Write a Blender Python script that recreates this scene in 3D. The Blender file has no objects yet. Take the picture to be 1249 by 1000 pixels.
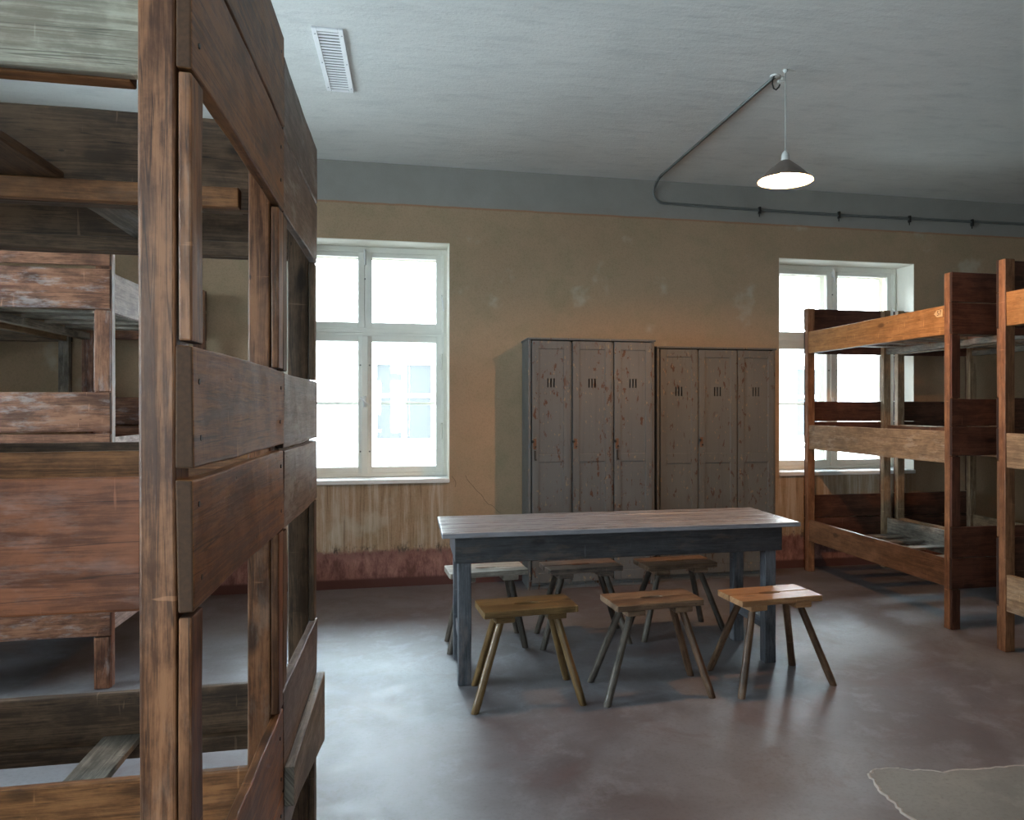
import bpy, bmesh, math, random
from mathutils import Vector, Matrix
random.seed(7)
sc = bpy.context.scene
COL = sc.collection
PI = math.pi

# ------------------------------------------------------------------ camera
YAW = math.atan(0.216)
cam = bpy.data.cameras.new('camera')
co = bpy.data.objects.new('camera', cam); COL.objects.link(co)
cam.sensor_fit = 'HORIZONTAL'; cam.sensor_width = 36.0
cam.lens = 950/1249*36.0
cam.shift_x = -(705-624.5)/1249
cam.shift_y = -2/1249
cam.clip_start = 0.05
co.location = (0, 0, 1.4)
co.rotation_euler = (PI/2, 0, -YAW)
sc.camera = co

# ------------------------------------------------------------------ light
sc.view_settings.view_transform = 'Standard'
sc.view_settings.look = 'None'
sc.view_settings.gamma = 1.0
sc.view_settings.use_curve_mapping = False
sc.view_settings.exposure = 0.0
sc.cycles.use_denoising = True
sc.cycles.max_bounces = 10
sc.cycles.diffuse_bounces = 6
sc.cycles.transparent_max_bounces = 12
sc.cycles.sample_clamp_indirect = 6.0
SKY = 44.0
w = bpy.data.worlds.new('overcast_sky'); sc.world = w; w.use_nodes = True
bg = w.node_tree.nodes['Background']
bg.inputs[0].default_value = (0.75, 0.865, 1.0, 1)
bg.inputs[1].default_value = SKY

ZC = 3.32          # ceiling height
YW = 6.281         # back wall inner face
YF = -2.4          # wall behind the camera
XL, XR = -3.75, 7.6
WIN = [(-1.02, 0.31), (3.152, 4.486)]
WZ0, WZ1 = 0.84, 2.715
FWIN_ADDED = [(-0.85, 0.0)]  # unseen window, added to light the surfaces facing the camera
LWIN = (2.30, 4.75)      # unseen left wall: window beyond the nearest bunks, read from shadows, widened for light
LWIN_ADDED = (-1.2, 0.5)  # unseen window before the nearest bunks, added to brighten the foreground

def portal(name, x, y, z, sx, sz, rz):
    l = bpy.data.lights.new(name, 'AREA'); l.shape = 'RECTANGLE'; l.size = sx; l.size_y = sz
    l.cycles.is_portal = True
    o = bpy.data.objects.new(name, l); COL.objects.link(o)
    o.location = (x, y, z); o.rotation_euler = (-PI/2 if rz else PI/2, 0, 0)
    return o
for a, b in WIN:
    portal('window_daylight', (a+b)/2, YW+0.50, (WZ0+WZ1)/2, b-a, WZ1-WZ0, True)
for a, b in FWIN_ADDED:
    portal('window_daylight', (a+b)/2, YF-0.48, (WZ0+WZ1)/2, b-a, WZ1-WZ0, False)
for _l in (LWIN, LWIN_ADDED):
    _p = portal('window_daylight', XL-0.50, sum(_l)/2, (WZ0+WZ1)/2, _l[1]-_l[0], WZ1-WZ0, True)
    _p.rotation_euler = (-PI/2, 0, PI/2)

# ------------------------------------------------------------------ node helpers
def newmat(name):
    m = bpy.data.materials.new(name); m.use_nodes = True
    nt = m.node_tree
    return m, nt, nt.nodes['Principled BSDF']
def N(nt, t, **kw):
    n = nt.nodes.new(t)
    for k, v in kw.items(): setattr(n, k, v)
    return n
def lk(nt, a, b): nt.links.new(a, b)
def setin(nt, sock, v):
    if hasattr(v, 'is_linked') or hasattr(v, 'links'): lk(nt, v, sock)
    else: sock.default_value = v
def math_(nt, op, a, b=0.0, c=None, clamp=False):
    n = N(nt, 'ShaderNodeMath', operation=op, use_clamp=clamp)
    setin(nt, n.inputs[0], a); setin(nt, n.inputs[1], b)
    if c is not None: setin(nt, n.inputs[2], c)
    return n.outputs[0]
def mix(nt, f, a, b, mode='MIX'):
    n = N(nt, 'ShaderNodeMix', data_type='RGBA', blend_type=mode)
    setin(nt, n.inputs[0], f)
    for s, v in ((n.inputs[6], a), (n.inputs[7], b)):
        if isinstance(v, tuple): s.default_value = (*v[:3], 1)
        else: lk(nt, v, s)
    return n.outputs[2]
def noise(nt, vec, scale=5.0, detail=4.0, rough=0.55, dist=0.0):
    n = N(nt, 'ShaderNodeTexNoise')
    lk(nt, vec, n.inputs['Vector'])
    n.inputs['Scale'].default_value = scale; n.inputs['Detail'].default_value = detail
    n.inputs['Roughness'].default_value = rough; n.inputs['Distortion'].default_value = dist
    return n.outputs[0]
def mapping(nt, vec, scale=(1,1,1), loc=(0,0,0), rot=(0,0,0)):
    n = N(nt, 'ShaderNodeMapping')
    lk(nt, vec, n.inputs[0]); n.inputs['Scale'].default_value = scale
    n.inputs['Location'].default_value = loc; n.inputs['Rotation'].default_value = rot
    return n.outputs[0]
def step(nt, v, a, b):      # smooth 0..1 as v goes a..b
    n = N(nt, 'ShaderNodeMapRange', interpolation_type='SMOOTHSTEP')
    setin(nt, n.inputs[0], v); n.inputs[1].default_value = a; n.inputs[2].default_value = b
    return n.outputs[0]
def bump(nt, bs, h, strength=0.2, dist=0.01):
    n = N(nt, 'ShaderNodeBump'); n.inputs['Strength'].default_value = strength
    n.inputs['Distance'].default_value = dist
    lk(nt, h, n.inputs['Height']); lk(nt, n.outputs[0], bs.inputs['Normal'])

def simple(name, col, rough=0.5, metal=0.0, vary=0.12, scale=20):
    m, nt, bs = newmat(name)
    tc = N(nt, 'ShaderNodeTexCoord')
    f = noise(nt, tc.outputs['Object'], scale, 4)
    c = mix(nt, f, tuple(x*(1-vary) for x in col), tuple(min(1, x*(1+vary)) for x in col))
    lk(nt, c, bs.inputs['Base Color'])
    bs.inputs['Roughness'].default_value = rough; bs.inputs['Metallic'].default_value = metal
    return m

ENDGRAIN = {}
def wood(name, dark, light, rough=0.5, worn=None, wornamt=0.0, stain=0.5, bumpy=0.25, paint=False):
    """board timber: grain runs along the U of the board's own UV map (metres)"""
    m, nt, bs = newmat(name)
    uv = N(nt, 'ShaderNodeUVMap'); uv.uv_map = 'UVMap'
    oi = N(nt, 'ShaderNodeObjectInfo')
    cmb = N(nt, 'ShaderNodeCombineXYZ'); lk(nt, math_(nt, 'MULTIPLY', oi.outputs['Random'], 37.0), cmb.inputs[2])
    va = N(nt, 'ShaderNodeVectorMath', operation='ADD'); lk(nt, uv.outputs[0], va.inputs[0]); lk(nt, cmb.outputs[0], va.inputs[1])
    v = va.outputs[0]
    # slow bend of the grain lines
    g1 = noise(nt, mapping(nt, v, (2.2, 36, 1)), 1.0, 6, 0.65, 1.1)
    g2 = noise(nt, mapping(nt, v, (12, 210, 1)), 1.0, 4, 0.65, 0.4)
    mot = noise(nt, mapping(nt, v, (10, 15, 1)), 1.0, 7, 0.7, 0.3)
    blot = noise(nt, mapping(nt, v, (3.2, 6, 1)), 1.0, 5, 0.6, 0.5)
    g = math_(nt, 'ADD', math_(nt, 'MULTIPLY', g1, 0.42), math_(nt, 'MULTIPLY', g2, 0.26))
    g = math_(nt, 'ADD', g, math_(nt, 'MULTIPLY', mot, 0.32))
    f = step(nt, g, 0.425, 0.585)
    c = mix(nt, f, dark, light)
    # blotches of dirt
    st = step(nt, blot, 0.48, 0.66)
    c = mix(nt, math_(nt, 'MULTIPLY', st, stain), c, tuple(x*0.42 for x in dark))
    lt = math_(nt, 'SUBTRACT', 1.0, step(nt, blot, 0.30, 0.44))
    c = mix(nt, math_(nt, 'MULTIPLY', lt, 0.35), c, tuple(min(1, x*1.35) for x in light))
    # drying cracks along the grain
    crk = noise(nt, mapping(nt, v, (1.1, 60, 1), (5, 5, 2)), 1.0, 2, 0.4, 0.6)
    cr = math_(nt, 'SUBTRACT', 1.0, step(nt, math_(nt, 'ABSOLUTE', math_(nt, 'SUBTRACT', crk, 0.60)), 0.002, 0.012))
    c = mix(nt, math_(nt, 'MULTIPLY', cr, 0.65), c, tuple(x*0.25 for x in dark))
    # pale scratches across
    scr = noise(nt, mapping(nt, v, (60, 7, 1), (2, 9, 2), (0, 0, 0.5)), 1.0, 3, 0.5)
    c = mix(nt, math_(nt, 'MULTIPLY', step(nt, scr, 0.69, 0.74), 0.35), c, tuple(min(1, x*1.9+.03) for x in light))
    # knots
    vo = N(nt, 'ShaderNodeTexVoronoi'); vo.feature = 'F1'
    lk(nt, mapping(nt, v, (3.1, 7.5, 1)), vo.inputs['Vector']); vo.inputs['Scale'].default_value = 1.0
    kn = math_(nt, 'SUBTRACT', 1.0, step(nt, vo.outputs['Distance'], 0.07, 0.17))
    c = mix(nt, math_(nt, 'MULTIPLY', kn, 0.75), c, tuple(x*0.30 for x in dark))
    # dents and nail marks
    v2 = N(nt, 'ShaderNodeTexVoronoi'); lk(nt, mapping(nt, v, (9, 22, 1), (3, 5, 0)), v2.inputs['Vector']); v2.inputs['Scale'].default_value = 1.0
    nl = math_(nt, 'SUBTRACT', 1.0, step(nt, v2.outputs['Distance'], 0.035, 0.075))
    c = mix(nt, math_(nt, 'MULTIPLY', nl, 0.7), c, tuple(x*0.2 for x in dark))
    if worn:
        wn = noise(nt, mapping(nt, v, (6, 20, 1), (9, 2, 0)), 1.0, 6, 0.7)
        wn2 = noise(nt, mapping(nt, v, (1.3, 3, 1), (1, 7, 0)), 1.0, 2, 0.5)
        wf = math_(nt, 'MULTIPLY', step(nt, wn, 0.50, 0.66), step(nt, wn2, 0.40, 0.62))
        wf = math_(nt, 'MULTIPLY', wf, wornamt)
        c = mix(nt, wf, c, worn)
    lk(nt, c, bs.inputs['Base Color'])
    rr = math_(nt, 'ADD', math_(nt, 'MULTIPLY', g1, 0.25), rough-0.12)
    lk(nt, rr, bs.inputs['Roughness'])
    hh = math_(nt, 'SUBTRACT', g, math_(nt, 'MULTIPLY', nl, 0.6))
    bs.inputs['Specular IOR Level'].default_value = 0.35
    bump(nt, bs, hh, bumpy, 0.004)
    ENDGRAIN[m.name] = simple(name+'_end_grain', tuple(x*0.30+y*0.09 for x, y in zip(dark, light)), 0.8, 0, 0.5, 160)
    return m

def chipped(name, base, chip, under):
    """old oil paint over wood with chips"""
    m, nt, bs = newmat(name)
    uv = N(nt, 'ShaderNodeTexCoord'); v = uv.outputs['Object']
    a = noise(nt, mapping(nt, v, (1, 1, 0.5)), 3.0, 3)
    c = mix(nt, a, tuple(x*0.74 for x in base), tuple(x*1.2 for x in base))
    st = noise(nt, mapping(nt, v, (40, 40, 1.6)), 1.0, 4)
    c = mix(nt, math_(nt, 'MULTIPLY', step(nt, st, 0.5, 0.8), 0.45), c, tuple(x*0.55 for x in base))
    n1 = noise(nt, mapping(nt, v, (34, 34, 13)), 1.0, 5, 0.62, 0.3)
    n2 = noise(nt, mapping(nt, v, (7, 7, 2.2), (4, 1, 2)), 1.0, 2)
    ch = math_(nt, 'MULTIPLY', step(nt, n1, 0.59, 0.615), step(nt, n2, 0.42, 0.54))
    c = mix(nt, ch, c, chip)
    n3 = noise(nt, mapping(nt, v, (50, 50, 22), (3, 3, 3)), 1.0, 4)
    c = mix(nt, math_(nt, 'MULTIPLY', step(nt, n3, 0.64, 0.67), 0.8), c, under)
    lk(nt, c, bs.inputs['Base Color'])
    bs.inputs['Roughness'].default_value = 0.5
    bump(nt, bs, math_(nt, 'SUBTRACT', a, ch), 0.25, 0.003)
    return m

# ------------------------------------------------------------------ materials
M = {}
M['post_brown']  = wood('brown_post_timber', (0.085,0.031,0.012), (0.30,0.130,0.058), 0.42, (0.36,0.29,0.24), 0.22)
M['end_brown']   = wood('brown_board_timber', (0.115,0.045,0.015), (0.31,0.135,0.050), 0.45, (0.30,0.20,0.14), 0.2)
M['end_grey']    = wood('weathered_board_timber', (0.10,0.065,0.05), (0.26,0.20,0.17), 0.42, (0.40,0.39,0.39), 0.6)
M['dark_brown']  = wood('dark_brown_timber', (0.062,0.036,0.021), (0.165,0.100,0.058), 0.5)
M['red_brown']   = wood('red_brown_timber', (0.085,0.026,0.010), (0.20,0.066,0.026), 0.40, (0.30,0.22,0.2), 0.3)
M['pale_grey']   = wood('pale_grey_timber', (0.18,0.160,0.120), (0.37,0.345,0.27), 0.6, (0.18,0.12,0.08), 0.35, 0.25)
M['slat_grey']   = wood('grey_slat_timber', (0.12,0.10,0.08), (0.30,0.26,0.21), 0.55, (0.45,0.45,0.45), 0.3)
M['red_right']   = wood('dark_red_timber', (0.050,0.020,0.013), (0.105,0.043,0.027), 0.38, None, 0, 0.4)
M['lamplit_post'] = wood('lamplit_post_timber', (0.140,0.060,0.028), (0.29,0.138,0.068), 0.42, None, 0, 0.3)  # warm lamplight on the right bunks is put into this colour
M['lamplit_rail'] = wood('lamplit_rail_timber', (0.26,0.118,0.040), (0.42,0.21,0.078), 0.42, None, 0, 0.25, 0.15)  # top rails carry the lamp's orange light in their colour
M['tan_rail']    = wood('worn_tan_timber', (0.17,0.105,0.060), (0.33,0.22,0.13), 0.5, (0.45,0.36,0.27), 0.5, 0.3)
M['brown_rail']  = wood('plain_brown_timber', (0.11,0.052,0.026), (0.21,0.105,0.055), 0.4, None, 0, 0.4)
M['pine_worn']   = wood('worn_pine_timber', (0.105,0.040,0.022), (0.27,0.125,0.070), 0.38, (0.50,0.50,0.52), 0.3, 0.75)
M['lit_pink']   = wood('window_lit_timber', (0.28,0.22,0.21), (0.56,0.47,0.45), 0.5, (0.2,0.12,0.09), 0.5, 0.3)  # window light striking the rear left bunk, painted into its side rails
M['table_top']   = wood('grey_tabletop_timber', (0.20,0.20,0.22), (0.25,0.245,0.265), 0.28, (0.22,0.12,0.09), 0.5, 0.03, 0.05)
M['table_paint'] = wood('dark_grey_painted_timber', (0.026,0.026,0.029), (0.052,0.052,0.057), 0.42, (0.28,0.17,0.10), 0.18, 0.3, 0.2)
M['table_leg']   = wood('blue_grey_painted_timber', (0.055,0.058,0.066), (0.115,0.120,0.135), 0.45, (0.28,0.20,0.17), 0.3, 0.3, 0.2)
M['leg_red']     = wood('worn_red_grey_timber', (0.10,0.055,0.052), (0.24,0.15,0.14), 0.5, (0.4,0.3,0.28), 0.5)
M['stool_amber'] = wood('amber_stool_timber', (0.095,0.052,0.019), (0.19,0.115,0.045), 0.34, None, 0, 0.3, 0.15)
M['stool_brown'] = wood('brown_stool_timber', (0.105,0.060,0.036), (0.23,0.145,0.090), 0.42, (0.03,0.025,0.02), 0.5, 0.5)
M['stool_lamplit']= wood('lamplit_stool_timber', (0.26,0.13,0.06), (0.38,0.21,0.105), 0.38, None, 0, 0.2, 0.12)  # orange lamplight on the seat is part of this colour
M['stool_lit_worn']  = wood('window_lit_worn_stool_timber', (0.20,0.17,0.14), (0.42,0.37,0.31), 0.45, (0.08,0.04,0.03), 0.35, 0.3)  # worn grey wood, made paler to include the window light on it
M['stool_dark']  = wood('dark_grey_stool_timber', (0.055,0.045,0.040), (0.17,0.125,0.10), 0.4, (0.25,0.14,0.09), 0.6)
M['leg_grey']    = wood('grey_leg_timber', (0.045,0.035,0.028), (0.120,0.095,0.074), 0.42, (0.18,0.17,0.16), 0.3)
M['leg_brown']   = wood('brown_leg_timber', (0.070,0.036,0.020), (0.17,0.098,0.058), 0.38)
M['locker']      = chipped('grey_chipped_paint', (0.118,0.125,0.128), (0.075,0.030,0.015), (0.26,0.20,0.13))
M['locker2']     = chipped('brownish_grey_chipped_paint', (0.108,0.107,0.100), (0.060,0.027,0.014), (0.22,0.16,0.10))
M['black']       = simple('painted_shade_black', (0.008,0.008,0.009), 0.9)  # flat black painted for the shade behind slots and louvres
M['iron']        = simple('dark_iron', (0.05,0.048,0.045), 0.45, 0.7)
M['rust']        = simple('rusty_iron', (0.16,0.085,0.05), 0.7, 0.3, 0.4, 60)
M['brass']       = simple('worn_brass', (0.50,0.36,0.16), 0.4, 0.8)
M['steel']       = simple('grey_steel', (0.45,0.47,0.5), 0.35, 0.8)
M['win_paint']   = simple('cream_window_paint', (0.82,0.81,0.74), 0.4, 0, 0.04)
M['reveal']      = simple('cream_plaster', (0.86,0.83,0.74), 0.75, 0, 0.07, 8)
M['sill']        = simple('pale_painted_sill', (0.80,0.81,0.80), 0.3, 0, 0.08)
M['vent']        = simple('white_enamel', (0.80,0.80,0.82), 0.35, 0, 0.03)
M['conduit']     = simple('grey_conduit', (0.16,0.17,0.165), 0.5, 0.2, 0.3, 14)
M['cord']        = simple('pale_cord', (0.45,0.45,0.43), 0.5)
M['cap']         = simple('white_lamp_cap', (0.55,0.55,0.53), 0.35)
M['shade_out']   = simple('grey_brown_enamel', (0.11,0.085,0.07), 0.35)
M['shade_in']    = simple('white_enamel_inside', (0.88,0.86,0.82), 0.5, 0, 0.02)
M['tag']         = simple('tan_paper', (0.60,0.40,0.20), 0.7)
M['ink']         = simple('dark_ink', (0.10,0.055,0.025), 0.7)
M['stone']       = simple('outdoor_gravel', (0.62,0.61,0.59), 0.9)

def glass_mat():
    m, nt, bs = newmat('window_glass'); nt.nodes.remove(bs)
    out = nt.nodes['Material Output']
    t = N(nt, 'ShaderNodeBsdfTransparent'); t.inputs[0].default_value = (0.96, 0.98, 0.97, 1)
    g = N(nt, 'ShaderNodeBsdfGlossy'); g.inputs['Roughness'].default_value = 0.02
    fr = N(nt, 'ShaderNodeFresnel'); fr.inputs[0].default_value = 1.45
    mx = N(nt, 'ShaderNodeMixShader')
    lk(nt, math_(nt, 'MULTIPLY', fr.outputs[0], 0.8), mx.inputs[0]); lk(nt, t.outputs[0], mx.inputs[1]); lk(nt, g.outputs[0], mx.inputs[2])
    lk(nt, mx.outputs[0], out.inputs[0])
    return m
M['glass'] = glass_mat()
M['crack'] = simple('crack_shadow', (0.10,0.075,0.05), 0.95)

def bulb_mat():
    m, nt, bs = newmat('lamp_bulb_glass')
    bs.inputs['Base Color'].default_value = (1, 0.9, 0.75, 1)
    bs.inputs['Emission Color'].default_value = (1, 0.50, 0.20, 1)
    bs.inputs['Emission Strength'].default_value = 2900
    return m
M['bulb'] = bulb_mat()

def wall_mat():
    m, nt, bs = newmat('aged_wall_plaster')
    tc = N(nt, 'ShaderNodeTexCoord'); v = tc.outputs['Object']
    sp = N(nt, 'ShaderNodeSeparateXYZ'); lk(nt, v, sp.inputs[0]); X, Y, Z = sp.outputs
    big = noise(nt, v, 1.3, 4, 0.6); med = noise(nt, v, 5.0, 5, 0.65); fine = noise(nt, v, 90, 3, 0.6)
    vert = noise(nt, mapping(nt, v, (30, 30, 1.5)), 1.0, 8, 0.72, 0.3)
    c = mix(nt, big, (0.335,0.222,0.138), (0.455,0.315,0.200))
    c = mix(nt, step(nt, med, 0.42, 0.75), c, (0.33,0.245,0.15))
    c = mix(nt, math_(nt, 'MULTIPLY', step(nt, fine, 0.4, 0.75), 0.35), c, (0.20,0.145,0.085))
    # greenish-grey lime patches
    lp = noise(nt, mapping(nt, v, (1,1,1), (3,8,1)), 2.3, 4, 0.6)
    c = mix(nt, math_(nt, 'MULTIPLY', step(nt, lp, 0.60, 0.72), 0.5), c, (0.50,0.45,0.36))
    # whitish streaks of run-off under the windows
    under = None
    for a, b in WIN:
        s = math_(nt, 'MULTIPLY', step(nt, X, a-0.25, a+0.05), math_(nt, 'SUBTRACT', 1.0, step(nt, X, b-0.1, b+0.06)))
        under = s if under is None else math_(nt, 'ADD', under, s, clamp=True)
    below = math_(nt, 'SUBTRACT', 1.0, step(nt, Z, 0.80, 0.84))
    us = math_(nt, 'MULTIPLY', under, below)
    c = mix(nt, math_(nt, 'MULTIPLY', us, math_(nt, 'MULTIPLY', step(nt, vert, 0.46, 0.62), 0.6)), c, (0.56,0.48,0.40))
    c = mix(nt, math_(nt, 'MULTIPLY', us, math_(nt, 'MULTIPLY', step(nt, math_(nt,'SUBTRACT',1.0,vert), 0.54, 0.66), 0.6)), c, (0.17,0.115,0.075))
    # red skirting band, ragged top
    edge = math_(nt, 'ADD', Z, math_(nt, 'MULTIPLY', math_(nt, 'SUBTRACT', noise(nt, v, 14, 5, 0.7), 0.5), 0.10))
    red = math_(nt, 'SUBTRACT', 1.0, step(nt, edge, 0.27, 0.31))
    rv = noise(nt, mapping(nt, v, (16, 16, 6)), 1.0, 8, 0.78)
    rc = mix(nt, step(nt, rv, 0.35, 0.66), (0.130,0.055,0.046), (0.36,0.185,0.155))
    rc = mix(nt, math_(nt, 'MULTIPLY', step(nt, rv, 0.60, 0.72), 0.5), rc, (0.36,0.27,0.22))
    dk = math_(nt, 'MULTIPLY', step(nt, edge, 0.20, 0.30), math_(nt, 'SUBTRACT', 1.0, step(nt, edge, 0.30, 0.36)))
    c = mix(nt, red, c, rc)
    c = mix(nt, math_(nt, 'MULTIPLY', dk, step(nt, rv, 0.48, 0.62)), c, (0.055,0.045,0.035))
    c = mix(nt, math_(nt, 'SUBTRACT', 1.0, step(nt, Z, 0.06, 0.085)), c, (0.09,0.035,0.03))
    # grey painted band under the ceiling with a thin reddish line
    ze = math_(nt, 'ADD', Z, math_(nt, 'MULTIPLY', math_(nt, 'SUBTRACT', med, 0.5), 0.015))
    c = mix(nt, math_(nt, 'MULTIPLY', step(nt, ze, 2.985, 3.0), 0.55), c, (0.30,0.12,0.06))
    gc = mix(nt, med, (0.235,0.225,0.205), (0.32,0.305,0.28))
    c = mix(nt, step(nt, ze, 3.005, 3.012), c, gc)
    lk(nt, c, bs.inputs['Base Color']); bs.inputs['Roughness'].default_value = 0.82
    bump(nt, bs, math_(nt, 'ADD', math_(nt, 'MULTIPLY', fine, 0.35), med), 0.3, 0.012)
    return m
M['wall'] = wall_mat()

def ceil_mat():
    m, nt, bs = newmat('grey_ceiling_plaster')
    tc = N(nt, 'ShaderNodeTexCoord'); v = tc.outputs['Object']
    a = noise(nt, v, 1.6, 5, 0.6); b = noise(nt, mapping(nt, v, (3, 9, 3)), 1.0, 5, 0.65); f = noise(nt, v, 70, 3)
    c = mix(nt, a, (0.64,0.65,0.63), (0.82,0.825,0.80))
    c = mix(nt, math_(nt, 'MULTIPLY', step(nt, b, 0.48, 0.75), 0.5), c, (0.54,0.555,0.545))
    c = mix(nt, math_(nt, 'MULTIPLY', step(nt, f, 0.5, 0.8), 0.25), c, (0.47,0.48,0.47))
    lk(nt, c, bs.inputs['Base Color']); bs.inputs['Roughness'].default_value = 0.85
    bump(nt, bs, math_(nt, 'ADD', b, math_(nt, 'MULTIPLY', f, 0.2)), 0.35, 0.02)
    return m
M['ceiling'] = ceil_mat()

def floor_mat(name, c1, c2, c3, r0):
    m, nt, bs = newmat(name)
    tc = N(nt, 'ShaderNodeTexCoord'); v = tc.outputs['Object']
    a = noise(nt, v, 1.1, 5, 0.6, 0.4); b = noise(nt, v, 4.5, 6, 0.7, 0.3); f = noise(nt, v, 60, 4, 0.6)
    sc_ = noise(nt, mapping(nt, v, (30, 3, 1), (0,0,0), (0,0,0.7)), 1.0, 5, 0.7)
    c = mix(nt, step(nt, a, 0.38, 0.62), c1, c2)
    c = mix(nt, math_(nt, 'MULTIPLY', step(nt, b, 0.48, 0.66), 0.7), c, c3)
    e_ = noise(nt, mapping(nt, v, (1,1,1), (7,3,1)), 2.2, 6, 0.7, 0.5)
    c = mix(nt, math_(nt, 'MULTIPLY', step(nt, e_, 0.50, 0.64), 0.5), c, tuple(x*y for x, y in zip(c1, (1.0, 0.72, 0.68))))
    c = mix(nt, math_(nt, 'MULTIPLY', step(nt, f, 0.45, 0.8), 0.35), c, tuple(x*0.5 for x in c1))
    c = mix(nt, math_(nt, 'MULTIPLY', step(nt, sc_, 0.64, 0.74), 0.25), c, tuple(min(1, x*1.5) for x in c2))
    lk(nt, c, bs.inputs['Base Color'])
    lk(nt, math_(nt, 'ADD', math_(nt, 'MULTIPLY', b, 0.30), r0), bs.inputs['Roughness'])
    bump(nt, bs, math_(nt, 'ADD', a, math_(nt, 'MULTIPLY', f, 0.08)), 0.12, 0.02)
    return m
M['floor'] = floor_mat('polished_brown_concrete', (0.098,0.084,0.088), (0.150,0.147,0.158), (0.178,0.178,0.192), 0.33)
M['patch'] = floor_mat('grey_patch_cement', (0.15,0.155,0.150), (0.195,0.20,0.192), (0.22,0.225,0.212), 0.45)
M['patch_rim'] = simple('pale_cement_rim', (0.34,0.32,0.30), 0.7, 0, 0.5, 30)

def brick_mat():
    m, nt, bs = newmat('pale_brickwork')
    tc = N(nt, 'ShaderNodeTexCoord')
    br = N(nt, 'ShaderNodeTexBrick'); lk(nt, mapping(nt, tc.outputs['Object'], (1,1,1), (0,0,0), (PI/2,0,0)), br.inputs['Vector'])
    br.inputs['Scale'].default_value = 3.6
    br.inputs['Color1'].default_value = (0.72,0.64,0.60,1); br.inputs['Color2'].default_value = (0.78,0.72,0.69,1)
    br.inputs['Mortar'].default_value = (0.84,0.83,0.82,1)
    lk(nt, br.outputs[0], bs.inputs['Base Color']); bs.inputs['Roughness'].default_value = 0.9
    return m
M['brick'] = brick_mat()

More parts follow.
